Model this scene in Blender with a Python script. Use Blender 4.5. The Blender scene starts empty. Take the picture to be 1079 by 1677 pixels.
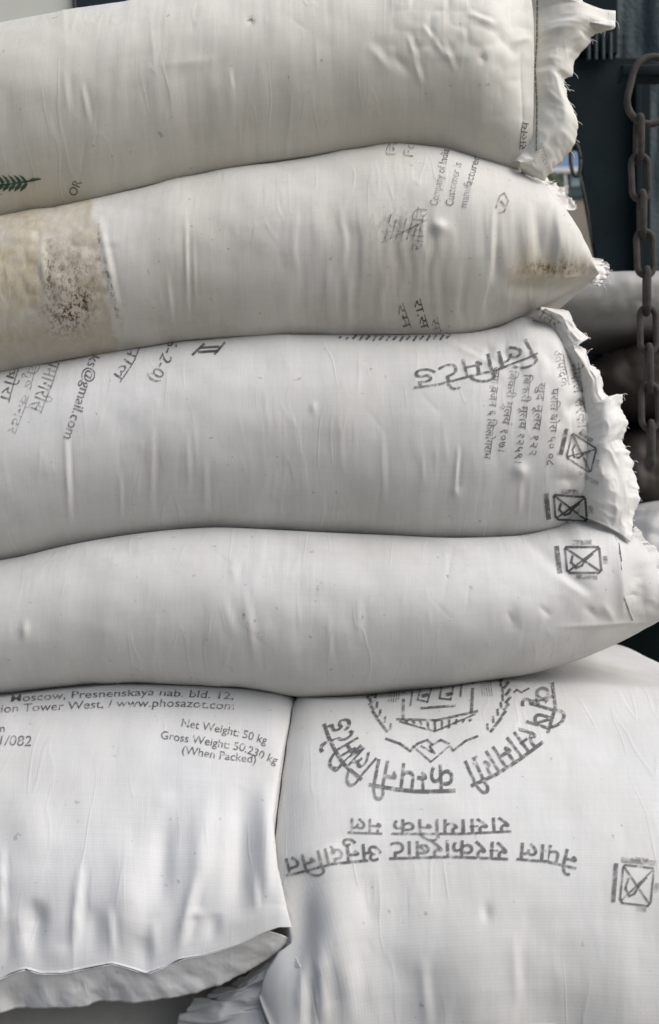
import bpy, bmesh, math, random
import numpy as np
from mathutils import Vector
from mathutils.bvhtree import BVHTree

# ------------------------------------------------------------------ camera, sky, light
SC = bpy.context.scene
COL = SC.collection
F, D, ZC = 1650.0, 1.10, 0.70          # focal length in photo pixels, distance to the front of the stack, eye height over the bed
PW, PH = 1079.0, 1677.0
cam = bpy.data.cameras.new('camera')
cam.sensor_fit = 'HORIZONTAL'; cam.sensor_width = 36.0
cam.lens = 36.0 * F / PW
cam.clip_start = 0.02; cam.clip_end = 3000
cam.dof.use_dof = True; cam.dof.focus_distance = D; cam.dof.aperture_fstop = 9.0
camo = bpy.data.objects.new('camera', cam); COL.objects.link(camo)
camo.location = (0, -D, ZC); camo.rotation_euler = (math.radians(90), 0, 0)
SC.camera = camo
SC.render.resolution_x = 659; SC.render.resolution_y = 1024

SUN_EL, SUN_AZ = math.radians(47), math.radians(62)      # azimuth from -Y (behind the camera) towards +X
world = bpy.data.worlds.new('World'); SC.world = world; world.use_nodes = True
nt = world.node_tree; bg = nt.nodes['Background']
sky = nt.nodes.new('ShaderNodeTexSky'); sky.sky_type = 'NISHITA'; sky.sun_disc = False
sky.sun_elevation = SUN_EL; sky.sun_rotation = math.pi - SUN_AZ
sky.air_density = 1.0; sky.dust_density = 3.5; sky.ozone_density = 0.3
nt.links.new(sky.outputs[0], bg.inputs[0]); bg.inputs[1].default_value = 0.075
sun = bpy.data.lights.new('sun', 'SUN'); sun.energy = 1.9; sun.angle = math.radians(65); sun.color = (1, 1, 1)
suno = bpy.data.objects.new('sun', sun); COL.objects.link(suno)
sd = Vector((math.sin(SUN_AZ)*math.cos(SUN_EL), -math.cos(SUN_AZ)*math.cos(SUN_EL), math.sin(SUN_EL)))
suno.rotation_euler = sd.to_track_quat('Z', 'Y').to_euler()
SC.view_settings.view_transform = 'Standard'; SC.view_settings.look = 'None'
SC.view_settings.exposure = 0.52; SC.view_settings.gamma = 1.0
SC.cycles.max_bounces = 6; SC.cycles.diffuse_bounces = 4; SC.cycles.transparent_max_bounces = 12

# ------------------------------------------------------------------ helpers
rng = np.random.default_rng(7)
def P(px, py, Y):
    s = (D + Y) / F
    return Vector(((px - PW/2) * s, Y, ZC + (PH/2 - py) * s))
def to_px(V):
    dep = V[..., 1] + D
    return V[..., 0] * F / dep + PW/2, PH/2 - (V[..., 2] - ZC) * F / dep

def pchip(x, y, xq):
    x = np.asarray(x, float); y = np.asarray(y, float); xq = np.clip(np.asarray(xq, float), x[0], x[-1])
    h = np.diff(x); d = np.diff(y) / h
    m = np.zeros_like(y); m[0] = d[0]; m[-1] = d[-1]
    for i in range(1, len(x) - 1):
        if d[i-1] * d[i] > 0:
            w1 = 2*h[i] + h[i-1]; w2 = h[i] + 2*h[i-1]
            m[i] = (w1 + w2) / (w1/d[i-1] + w2/d[i])
    k = np.clip(np.searchsorted(x, xq) - 1, 0, len(h) - 1)
    t = (xq - x[k]) / h[k]
    return ((1+2*t)*(1-t)**2)*y[k] + t*(1-t)**2*h[k]*m[k] + t*t*(3-2*t)*y[k+1] + t*t*(t-1)*h[k]*m[k+1]

def hsh(ix, iy, seed):
    n = (ix.astype(np.int64)*374761393 + iy.astype(np.int64)*668265263 + seed*1274126177) & 0xffffffff
    n = ((n ^ (n >> 13)) * 1274126177) & 0xffffffff
    n = (n ^ (n >> 16)) & 0xffff
    return n / 32767.5 - 1.0
def vn(x, y, seed=0):
    x = np.asarray(x, float); y = np.asarray(y, float) + 0*x
    ix = np.floor(x); iy = np.floor(y); fx = x - ix; fy = y - iy
    fx = fx*fx*fx*(fx*(fx*6-15)+10); fy = fy*fy*fy*(fy*(fy*6-15)+10)
    a = hsh(ix, iy, seed); b = hsh(ix+1, iy, seed); c = hsh(ix, iy+1, seed); d = hsh(ix+1, iy+1, seed)
    return (a*(1-fx)+b*fx)*(1-fy) + (c*(1-fx)+d*fx)*fy
def fbm(x, y, seed=0, o=3):
    r = 0; a = 1
    for i in range(o):
        r = r + a*vn(x*2**i, y*2**i, seed+i*17); a *= .5
    return r

def link(name, me, mat=None, parent=None):
    o = bpy.data.objects.new(name, me); COL.objects.link(o)
    if mat: me.materials.append(mat)
    if parent:
        o.parent = parent
    return o
def empty(name, label, cat, loc=(0, 0, 0), group=None):
    o = bpy.data.objects.new(name, None); COL.objects.link(o)
    o.empty_display_size = .05; o.location = loc
    o['label'] = label; o['category'] = cat
    if group: o['group'] = group
    return o
def adopt(o, parent):                       # parent without moving: meshes are made in world space
    o.parent = parent
    o.location = -parent.location
def mesh_from(name, verts, faces, smooth=True):
    me = bpy.data.meshes.new(name)
    me.from_pydata([tuple(v) for v in verts], [], faces)
    if smooth: me.polygons.foreach_set('use_smooth', [True]*len(me.polygons))
    me.update(); return me
def tag(o, label=None, cat=None, group=None, kind=None):
    for k, v in (('label', label), ('category', cat), ('group', group), ('kind', kind)):
        if v: o[k] = v
    return o

# ------------------------------------------------------------------ materials
def new_mat(name):
    m = bpy.data.materials.new(name); m.use_nodes = True
    n = m.node_tree.nodes; l = m.node_tree.links
    return m, n, l, n['Principled BSDF']
def nd(n, t, **kw):
    x = n.new(t)
    for k, v in kw.items(): setattr(x, k, v)
    return x
def mixc(n, l, fac, a, b, blend='MIX'):
    x = nd(n, 'ShaderNodeMix', data_type='RGBA', blend_type=blend)
    for s, v in ((x.inputs[0], fac), (x.inputs[6], a), (x.inputs[7], b)):
        if hasattr(v, 'links'): l.new(v, s)
        elif isinstance(v, tuple): s.default_value = v + (1,) if len(v) == 3 else v
        else: s.default_value = v
    return x.outputs[2]
def ramp(n, l, src, p0, p1):
    x = nd(n, 'ShaderNodeMapRange'); l.new(src, x.inputs[0]); x.inputs[1].default_value = p0; x.inputs[2].default_value = p1
    return x.outputs[0]
def noise(n, l, vec, scale, detail=3, rough=.55):
    x = nd(n, 'ShaderNodeTexNoise'); x.inputs['Scale'].default_value = scale; x.inputs['Detail'].default_value = detail
    x.inputs['Roughness'].default_value = rough; l.new(vec, x.inputs['Vector']); return x.outputs[0]
def mapping(n, l, vec, scale, loc=(0, 0, 0)):
    x = nd(n, 'ShaderNodeMapping'); x.inputs['Scale'].default_value = scale; x.inputs['Location'].default_value = loc
    l.new(vec, x.inputs['Vector']); return x.outputs[0]

def woven(name, base, seed=0.0, dirt=.35, stain=(.30, .24, .16), transl=0.0, weave=.09):
    m, n, l, b = new_mat(name)
    tc = nd(n, 'ShaderNodeTexCoord')
    g = nd(n, 'ShaderNodeMapping'); g.inputs['Location'].default_value = (seed, seed*1.7, 0); l.new(tc.outputs['Object'], g.inputs['Vector'])
    vec = g.outputs[0]
    uv = tc.outputs['UV']
    big = noise(n, l, vec, 6, 2)
    mid = noise(n, l, vec, 34, 3, .65)
    c1 = mixc(n, l, ramp(n, l, big, .35, .7), base, tuple(x*y for x, y in zip(base, (.90, .89, .86))))
    dmask = nd(n, 'ShaderNodeMath', operation='MULTIPLY'); l.new(ramp(n, l, mid, .50, .82), dmask.inputs[0]); dmask.inputs[1].default_value = dirt
    c2 = mixc(n, l, dmask.outputs[0], c1, tuple(x*y for x, y in zip(base, (.70, .67, .60))))
    # small scattered dark flecks
    fl = noise(n, l, vec, 120, 1, .5)
    flk = nd(n, 'ShaderNodeMath', operation='MULTIPLY'); l.new(ramp(n, l, fl, .74, .80), flk.inputs[0]); flk.inputs[1].default_value = .35
    c3 = mixc(n, l, flk.outputs[0], c2, (.16, .14, .12))
    # stains kept as a vertex mask broken up by grain
    at = nd(n, 'ShaderNodeAttribute', attribute_name='stain')
    gr = noise(n, l, mapping(n, l, vec, (2.2, 1, 1)), 70, 3, .6)
    sm = nd(n, 'ShaderNodeMath', operation='MULTIPLY'); l.new(at.outputs['Fac'], sm.inputs[0]); l.new(ramp(n, l, gr, .05, .7), sm.inputs[1])
    c4 = mixc(n, l, sm.outputs[0], c3, stain)
    at2 = nd(n, 'ShaderNodeAttribute', attribute_name='grime')
    gr2 = noise(n, l, mapping(n, l, vec, (1.2, 1, .8)), 170, 3, .75)
    sm2 = nd(n, 'ShaderNodeMath', operation='MULTIPLY'); l.new(at2.outputs['Fac'], sm2.inputs[0]); l.new(ramp(n, l, gr2, .47, .60), sm2.inputs[1])
    c5 = mixc(n, l, sm2.outputs[0], c4, (.11, .055, .03))
    # tapes of the weave: faint tone from tape to tape, both ways
    tp = noise(n, l, mapping(n, l, uv, (300, 6, 1)), 1, 1)
    tq = noise(n, l, mapping(n, l, uv, (6, 300, 1)), 1, 1)
    c6 = mixc(n, l, .15, c5, mixc(n, l, tp, (.45, .45, .45), (1, 1, 1)), 'MULTIPLY')
    c7 = mixc(n, l, .13, c6, mixc(n, l, tq, (.45, .45, .45), (1, 1, 1)), 'MULTIPLY')
    l.new(c7, b.inputs['Base Color'])
    b.inputs['Roughness'].default_value = .58
    b.inputs['Specular IOR Level'].default_value = .28
    # relief: weave plus soft handling creases
    wx = nd(n, 'ShaderNodeTexWave', wave_type='BANDS', bands_direction='X'); l.new(mapping(n, l, uv, (1, 1, 1)), wx.inputs[0]); wx.inputs['Scale'].default_value = 130; wx.inputs['Distortion'].default_value = .6
    wy = nd(n, 'ShaderNodeTexWave', wave_type='BANDS', bands_direction='Y'); l.new(mapping(n, l, uv, (1, 1, 1)), wy.inputs[0]); wy.inputs['Scale'].default_value = 130; wy.inputs['Distortion'].default_value = .6
    wm = nd(n, 'ShaderNodeMath', operation='MULTIPLY'); l.new(wx.outputs[1], wm.inputs[0]); l.new(wy.outputs[1], wm.inputs[1])
    b1 = nd(n, 'ShaderNodeBump'); b1.inputs['Strength'].default_value = weave; b1.inputs['Distance'].default_value = .0006; l.new(wm.outputs[0], b1.inputs['Height'])
    cr0 = noise(n, l, mapping(n, l, vec, (1.6, .5, .5)), 45, 3, .5)
    # thin sharp creases: level lines of a stretched noise, kept in patches
    cn = noise(n, l, mapping(n, l, vec, (1, .22, .22)), 26, 2, .5)
    s1 = nd(n, 'ShaderNodeMath', operation='SUBTRACT'); l.new(cn, s1.inputs[0]); s1.inputs[1].default_value = .5
    s2 = nd(n, 'ShaderNodeMath', operation='ABSOLUTE'); l.new(s1.outputs[0], s2.inputs[0])
    s3 = ramp(n, l, s2.outputs[0], .030, .0)
    pm = ramp(n, l, noise(n, l, vec, 11, 1, .5), .46, .66)
    s4 = nd(n, 'ShaderNodeMath', operation='MULTIPLY'); l.new(s3, s4.inputs[0]); l.new(pm, s4.inputs[1])
    s5 = nd(n, 'ShaderNodeMath', operation='MULTIPLY_ADD'); l.new(s4.outputs[0], s5.inputs[0]); s5.inputs[1].default_value = .55; l.new(cr0, s5.inputs[2])
    cr = s5.outputs[0]
    b2 = nd(n, 'ShaderNodeBump'); b2.inputs['Strength'].default_value = .4; b2.inputs['Distance'].default_value = .0012; l.new(cr, b2.inputs['Height']); l.new(b1.outputs[0], b2.inputs['Normal'])
    l.new(b2.outputs[0], b.inputs['Normal'])
    if transl:
        t = nd(n, 'ShaderNodeBsdfTranslucent'); l.new(c7, t.inputs[0])
        mx = nd(n, 'ShaderNodeMixShader'); mx.inputs[0].default_value = transl
        l.new(b.outputs[0], mx.inputs[1]); l.new(t.outputs[0], mx.inputs[2])
        l.new(mx.outputs[0], n['Material Output'].inputs[0])
    return m

def ink(name, col=(.085, .085, .09), cover=.78, seed=0.0, lo=.30, hi=.52):
    m, n, l, b = new_mat(name)
    tc = nd(n, 'ShaderNodeTexCoord')
    v = mapping(n, l, tc.outputs['Object'], (1, 1, 1), (seed, seed*.7, seed*1.3))
    a = noise(n, l, v, 160, 4, .65); c = noise(n, l, v, 22, 2)
    s = nd(n, 'ShaderNodeMath', operation='MULTIPLY'); l.new(ramp(n, l, a, lo, hi), s.inputs[0]); l.new(ramp(n, l, c, .1, .5), s.inputs[1])
    s2 = nd(n, 'ShaderNodeMath', operation='MULTIPLY'); l.new(s.outputs[0], s2.inputs[0]); s2.inputs[1].default_value = cover
    b.inputs['Base Color'].default_value = col + (1,); b.inputs['Roughness'].default_value = .6
    l.new(s2.outputs[0], b.inputs['Alpha'])
    return m

def rough_mat(name, c1, c2, scale=8, rough=.6, metal=0.0, bump=.3, bd=.002, spec=.5):
    m, n, l, b = new_mat(name)
    tc = nd(n, 'ShaderNodeTexCoord'); v = tc.outputs['Object']
    a = noise(n, l, v, scale, 6, .65)
    l.new(mixc(n, l, ramp(n, l, a, .35, .68), c1, c2), b.inputs['Base Color'])
    b.inputs['Roughness'].default_value = rough; b.inputs['Metallic'].default_value = metal; b.inputs['Specular IOR Level'].default_value = spec
    h = noise(n, l, v, scale*7, 5, .6)
    bp = nd(n, 'ShaderNodeBump'); bp.inputs['Strength'].default_value = bump; bp.inputs['Distance'].default_value = bd
    l.new(h, bp.inputs['Height']); l.new(bp.outputs[0], b.inputs['Normal'])
    return m

M = {}
M['s1'] = woven('woven_warm', (.74, .73, .675), 1.0, .3)
M['s2'] = woven('woven_dusty', (.74, .73, .695), 2.0, .45, stain=(.50, .42, .27))
M['s3'] = woven('woven_white', (.71, .71, .70), 3.0, .25)
M['s4'] = woven('woven_grey_white', (.66, .66, .65), 4.0, .3)
M['s5'] = woven('woven_clean', (.66, .665, .67), 5.0, .15)
M['s6'] = woven('woven_soft', (.66, .66, .65), 6.0, .18)
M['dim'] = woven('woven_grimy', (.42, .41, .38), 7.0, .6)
M['flap'] = woven('woven_lit_end', (.84, .835, .81), 8.0, .12, transl=.10)  # paler than the bag bodies: light on the ends is put into the colour
M['ink'] = ink('black_ink', seed=.1)
M['ink_soft'] = ink('faded_ink', (.12, .12, .125), .62, .9, .36, .62)
M['ink_bold'] = ink('dense_ink', (.06, .06, .065), .85, 1.9, .22, .42)
M['green'] = ink('green_ink', (.015, .075, .045), .92, 2.3, .2, .4)
M['thread'] = rough_mat('stitch_thread', (.50, .48, .42), (.35, .33, .29), 60, .8)
M['dthread'] = rough_mat('dark_thread', (.16, .15, .13), (.09, .085, .08), 60, .8)

# ------------------------------------------------------------------ sack builder
def seg(px, py, x0, y0, x1, y1, w):
    """Falloff round a segment in front-view pixels, fading towards its ends."""
    dx, dy = x1-x0, y1-y0; L = math.hypot(dx, dy)
    t = ((px-x0)*dx + (py-y0)*dy) / (L*L)
    d = np.abs((px-x0)*dy - (py-y0)*dx) / L
    e = np.clip(1 - (2*np.clip(t, -1, 2) - 1)**2, 0, 1)**1.4
    pw = 1.15 if w < 7 else 1.5 if w < 12 else 2.0
    return np.exp(-(d/(w*(.72 if w < 7 else 1.0)))**pw) * e * ((t > 0) & (t < 1))

def relief(V, feats, seed, axis):
    px, py = to_px(V)
    a, c = (px, py)
    d = .0020*fbm(V[..., 0]*9 + V[..., 1]*5, V[..., 2]*11, seed, 3)
    low = np.clip(vn(px/150, py/130, seed+5)*.8 + .35, 0, 1.2)
    warp = 8*vn(px/90, py/60, seed+8)
    d += .00035*low*vn((px+warp)/15, py/150, seed+9)
    d += .00012*low*vn((px+warp*.6)/6, py/80, seed+10)
    d += .0008*vn((px+warp)/46, py/170, seed+12)
    rr = random.Random(seed)
    y0s, y1s = np.percentile(py, 2), np.percentile(py, 98)
    for k in range(70):                                     # small sharp handling creases, mostly running round the bag
        x = rr.uniform(-20, 1060); y = rr.uniform(max(y0s, -20), min(y1s, 1690)); L = rr.choice((24, 40, 60, 90, 130))
        an = rr.gauss(0, .10) if rr.random() < .72 else rr.uniform(-1.1, 1.1)
        if abs(an) > .35: L *= .5
        dx, dy = math.sin(an)*L/2, math.cos(an)*L/2
        d += rr.uniform(.15, .55)*.001*rr.choice((1, 1, -1))*seg(px, py, x-dx, y-dy, x+dx, y+dy, rr.uniform(2.6, 4.2))
    for f in feats:
        k = f[0]
        if k == 'r':                                        # crease: ridge with a valley on one side
            _, x0, y0, x1, y1, w, amp = f[:7]
            off = w*1.6
            L = math.hypot(x1-x0, y1-y0); nx, ny = (y1-y0)/L, -(x1-x0)/L
            d += amp*.001*(seg(px, py, x0, y0, x1, y1, w) - .55*seg(px, py, x0+nx*off, y0+ny*off, x1+nx*off, y1+ny*off, w))
        elif k == 'v':                                      # plain fold (amp > 0 out, < 0 in)
            _, x0, y0, x1, y1, w, amp = f[:7]
            d += amp*.001*seg(px, py, x0, y0, x1, y1, w)
        elif k == 'b':
            _, x0, y0, rx, ry, amp = f
            d += amp*.001*np.exp(-((px-x0)/rx)**2 - ((py-y0)/ry)**2)
        elif k == 'p':                                      # gathered pleats
            _, x0, x1, y0, y1, wl, amp = f
            win = np.clip(1-np.abs(2*(px-x0)/(x1-x0)-1)**4, 0, 1)*np.clip(1-np.abs(2*(py-y0)/(y1-y0)-1)**3, 0, 1)
            q = vn((px + 6*vn(px/60, py/50, seed+31))/wl, py/180, seed+30)
            d += amp*.001*win*np.sign(q)*np.abs(q)**.8
        elif k == 'c':                                      # crumple: broken facets
            _, x0, y0, rx, ry, sc, amp = f
            win = np.exp(-((px-x0)/rx)**4 - ((py-y0)/ry)**4)
            d += amp*.001*win*(np.abs(vn(px/sc, py/sc, seed+40))*2 - .8 + .6*vn(px/sc*2.1, py/sc*2.1, seed+41))
    return d

def normals(V):
    du = np.gradient(V, axis=0)
    dv = np.roll(V, -1, axis=1) - np.roll(V, 1, axis=1)
    n = np.cross(dv, du); L = np.linalg.norm(n, axis=2, keepdims=True)
    return n / np.maximum(L, 1e-9)

SACKS = {}
def finish_sack(key, root, V, mat, feats, seed, axis, stain=None, grime=None, post=None, name='bag_body', front=lambda N: np.clip(-N[..., 1]*2+.4, 0, 1), fade=None):
    N = normals(V)
    cen = V.mean(axis=(0, 1))
    if ((V - cen)*N).sum(axis=2).mean() < 0: N = -N; flip = True
    else: flip = False
    d = relief(V, feats, seed, axis)*front(N)
    if fade is not None: d = d*fade
    V = V + N*d[..., None]
    if post: V = post(V)
    nu, nv = V.shape[:2]
    idx = np.arange(nu*nv).reshape(nu, nv)
    a = idx[:-1, :]; b = idx[1:, :]; c = np.roll(b, -1, 1); e = np.roll(a, -1, 1)
    q = np.stack([a, b, c, e] if flip else [a, e, c, b], -1).reshape(-1, 4)
    faces = q.tolist() + [idx[0].tolist(), idx[-1][::-1].tolist()]
    me = mesh_from(name, V.reshape(-1, 3), faces)
    # uv in metres
    lu = np.concatenate([np.zeros((1, nv)), np.cumsum(np.linalg.norm(np.diff(V, axis=0), axis=2), 0)])
    lv = np.concatenate([np.zeros((nu, 1)), np.cumsum(np.linalg.norm(np.diff(V, axis=1), axis=2), 1)], 1)
    lm = nu//2
    uvv = np.stack([np.broadcast_to(lu.mean(1)[:, None], (nu, nv)), np.broadcast_to(lv[lm][None], (nu, nv))], -1).reshape(-1, 2)
    uvl = me.uv_layers.new(name='UVMap')
    li = np.empty(len(me.loops), int); me.loops.foreach_get('vertex_index', li)
    uvl.data.foreach_set('uv', uvv[li].astype(np.float32).ravel())
    px, py = to_px(V)
    fr = np.clip(-N[..., 1]*3+1, 0, 1)
    for nm, fn in (('stain', stain), ('grime', grime)):
        at = me.attributes.new(nm, 'FLOAT', 'POINT')
        val = np.zeros((nu, nv)) if fn is None else np.clip(fn(px, py), 0, 1)*fr
        at.data.foreach_set('value', val.astype(np.float32).ravel())
    o = link(name, me, mat); adopt(o, root)
    SACKS[key] = dict(root=root, V=V, bvh=BVHTree.FromPolygons([Vector(v) for v in V.reshape(-1, 3).tolist()], q.tolist()))
    return o

def ring_stadium(nf=150, nt=26, nb=30):
    """Parameter ring: returns (s, c, part): front arc angle etc."""
    fa = np.linspace(-90, 90, nf)                       # bottom-front to top-front
    ba = np.linspace(90, 270, nb)[1:-1]
    return fa, ba, nt

def hsack(key, root, mat, top, bot, yf, depth, b, it, ib, feats, seed, nu=500, stain=None, grime=None, lim_top=None, lim_bot=None):
    """Sack lying along X. top/bot: outline points in front-view pixels; yf, depth, b, it, ib: (px, value) tables."""
    x0 = max(top[0][0], bot[0][0]); x1 = min(top[-1][0], bot[-1][0])
    u = np.linspace(0, 1, nu); px = x0 + (x1-x0)*(u + .04*np.sin(2*np.pi*u)/(2*np.pi)*0)
    # denser stations towards the right-hand end
    px = x0 + (x1-x0)*(1-(1-u)**1.15)
    tab = lambda t: pchip([p for p, _ in t], [v for _, v in t], px) if len(t) > 1 else np.full(nu, float(t[0][1]))
    T = tab(top); B = tab(bot); YF = tab(yf); DP = tab(depth); BB = tab(b); IT = tab(it); IB = tab(ib)
    kd = lambda I: 1 - np.sqrt(np.clip(1 - 1/I**2, 0, 1))
    yt = YF + BB*kd(IT); yb = YF + BB*kd(IB)
    zt = ZC + (PH/2 - T)*(D + yt)/F; zb = ZC + (PH/2 - B)*(D + yb)/F
    X = (px - PW/2)*(D + YF + BB*.4)/F
    zm = (zt+zb)/2; ht = (zt-zm)*IT; hb = (zm-zb)*IB
    fa, ba, ntp = ring_stadium()
    ys, zs = [], []
    for a in np.radians(fa):
        ys.append(YF + BB*(1 - math.cos(a))); s = math.sin(a); zs.append(zm + np.where(s > 0, ht, hb)*s)
    yb0 = YF + DP - BB
    for k in range(1, ntp+1):
        t = k/(ntp+1); ys.append(YF+BB + (yb0-YF-BB)*t); zs.append(zm+ht)
    for a in np.radians(ba):
        ys.append(yb0 - BB*math.cos(a)); s = math.sin(a); zs.append(zm + np.where(s > 0, ht, hb)*s)
    for k in range(1, ntp+1):
        t = k/(ntp+1); ys.append(yb0 + (YF+BB-yb0)*t); zs.append(zm-hb)
    Yv = np.stack(ys, 1); Zv = np.stack(zs, 1)
    V = np.stack([np.broadcast_to(X[:, None], Yv.shape), Yv, Zv], -1)
    def post(V):
        z = V[..., 2]
        z = np.minimum(z, np.where(IT > 1.001, zt, 1e3)[:, None])
        z = np.maximum(z, np.where(IB > 1.001, zb, -1e3)[:, None])
        V = V.copy(); V[..., 2] = z; return V
    hh = zt - zb
    fade = np.clip(hh/.05, .15, 1)[:, None]
    o = finish_sack(key, root, V, mat, feats, seed, 0, stain, grime, post, fade=fade)
    SACKS[key].update(X=X, zt=zt, zb=zb, px=px)
    return o

def ysack(key, root, mat, prof, bott, xl, xr, bl, br, feats, seed, nu=300, post=None, expo=1.0, nt=110):
    """Sack lying along Y, its end towards the camera. Tables are (Y, value)."""
    y0 = prof[0][0]; y1 = prof[-1][0]                       # back (large) to front (small)
    u = np.linspace(0, 1, nu)
    # equal steps along the drop of the profile
    yy = np.linspace(y1, y0, 2000)
    tab = lambda t, q: pchip([p for p, _ in t][::-1], [v for _, v in t][::-1], q)
    zz = tab(prof, yy); s = np.concatenate([[0], np.cumsum(np.hypot(np.diff(yy), np.diff(zz)))])
    Y = np.interp(u*s[-1], s, yy)[::-1]
    ZT = tab(prof, Y); ZB = tab(bott, Y); XL = tab(xl, Y); XR = tab(xr, Y); BL = tab(bl, Y); BR = tab(br, Y)
    zm = (ZT+ZB)/2; h = (ZT-ZB)/2
    xs, zs = [], []
    na = 44
    for a in np.radians(np.linspace(-90, 90, na)):           # right side
        xs.append(XR - BR*(1-math.cos(a))); zs.append(zm + h*math.sin(a))
    for k in range(1, nt+1):
        t = k/(nt+1); xs.append(XR-BR + (XL+BL-XR+BR)*t); zs.append(ZT)
    for a in np.radians(np.linspace(90, 270, na)):
        xs.append(XL + BL*(1+math.cos(a))); zs.append(zm + h*math.sin(a))
    for k in range(1, 31):
        t = k/31; xs.append(XL+BL + (XR-BR-XL-BL)*t); zs.append(ZB)
    Xv = np.stack(xs, 1); Zv = np.stack(zs, 1) + ZC
    # crown: top slightly domed across
    m = (Xv - ((XL+XR)/2)[:, None])/((XR-XL)/2)[:, None]
    Zv = Zv - (Zv > (zm+ZC)[:, None])*.018*m**2*np.clip((ZT-ZB)/.06, 0, 1)[:, None]
    V = np.stack([Xv, np.broadcast_to(Y[:, None], Xv.shape), Zv], -1)
    fade = np.clip((ZT-ZB)/.05, .12, 1)[:, None]
    return finish_sack(key, root, V, mat, feats, seed, 1, None, None, post, front=lambda N: np.clip(N[..., 2]*2+.6-N[..., 1], 0, 1), fade=fade)

# ------------------------------------------------------------------ outlines read off the photograph
c01 = [(-330, 130), (-150, 85), (0, 53), (60, 42), (125, 27), (240, 12), (350, 0), (500, -18), (700, -30), (800, -22), (872, 0)]
c12 = [(-330, 400), (-150, 380), (0, 352), (100, 335), (200, 312), (300, 288), (400, 270), (500, 256), (580, 243), (650, 236), (720, 240), (790, 258), (850, 276), (890, 300), (930, 350), (962, 405), (978, 452)]
c23 = [(-330, 640), (-150, 628), (0, 607), (100, 588), (200, 572), (300, 557), (400, 551), (500, 549), (600, 547), (700, 547), (760, 547), (820, 537), (870, 519), (915, 497), (978, 456)]
c34 = [(-330, 950), (-150, 935), (0, 915), (100, 893), (200, 876), (300, 866), (350, 864), (450, 868), (550, 873), (650, 877), (750, 881), (850, 878), (920, 868), (955, 850), (972, 825), (981, 785), (984, 745)]
c4b = [(-330, 1150), (-150, 1145), (0, 1135), (100, 1125), (200, 1120), (300, 1122), (400, 1128), (500, 1140), (600, 1138), (700, 1128), (800, 1116), (880, 1104), (960, 1082), (1040, 1043), (1092, 1008)]
GROUP = 'white woven sacks of the front stack'

root1 = empty('fertilizer_sack', 'topmost white sack of the stack, green wheat ear print near the left edge', 'sack', P(300, 340, .2), GROUP)
hsack('s1', root1, M['s1'], c01, [p for p in c12 if p[0] <= 850] + [(872, 262)],
      [(-330, .0), (600, .0), (780, .004), (872, .03)], [(-330, .46), (640, .46), (780, .34), (850, .12), (872, .05)],
      [(-330, .11), (650, .105), (800, .08), (872, .022)], [(0, 1.0)], [(-330, 1.07), (700, 1.07), (800, 1.06), (872, 1.0)],
      [('r', 664, 50, 680, 100, 6, 2.0), ('r', 676, 92, 690, 142, 6, 1.8), ('r', 690, 40, 712, 70, 5, 1.6), ('r', 708, 64, 732, 98, 5, 1.4), ('v', 640, 85, 675, 125, 9, -2.2), ('r', 760, 20, 815, 45, 6, 2.5), ('v', 800, 40, 850, 95, 10, -2.5),
       ('v', 835, 70, 872, 62, 7, 3), ('c', 740, 40, 110, 70, 30, .8), ('c', 835, 110, 40, 120, 30, .5), ('r', 600, 70, 640, 120, 8, 1.6), ('r', 720, 60, 745, 120, 6, 1.6), ('v', 700, 90, 790, 95, 10, 1.2), ('r', 132, 130, 146, 205, 5, 1.5), ('r', 105, 110, 112, 190, 6, 1.0),
       ('v', 250, 110, 370, 95, 9, 1.2), ('r', 375, 110, 380, 150, 4, .9), ('v', 810, 235, 835, 258, 4, -2), ('b', 790, 96, 6, 7, -2), ('b', 410, 34, 6, 7, -1.2), ('v', 852, 60, 858, 250, 5, -1.5)], 11,
      grime=lambda x, y: .9*np.exp(-((x-411)/6)**2-((y-33)/6)**2) + .7*np.exp(-((x-791)/6)**2-((y-97)/5)**2))

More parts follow.
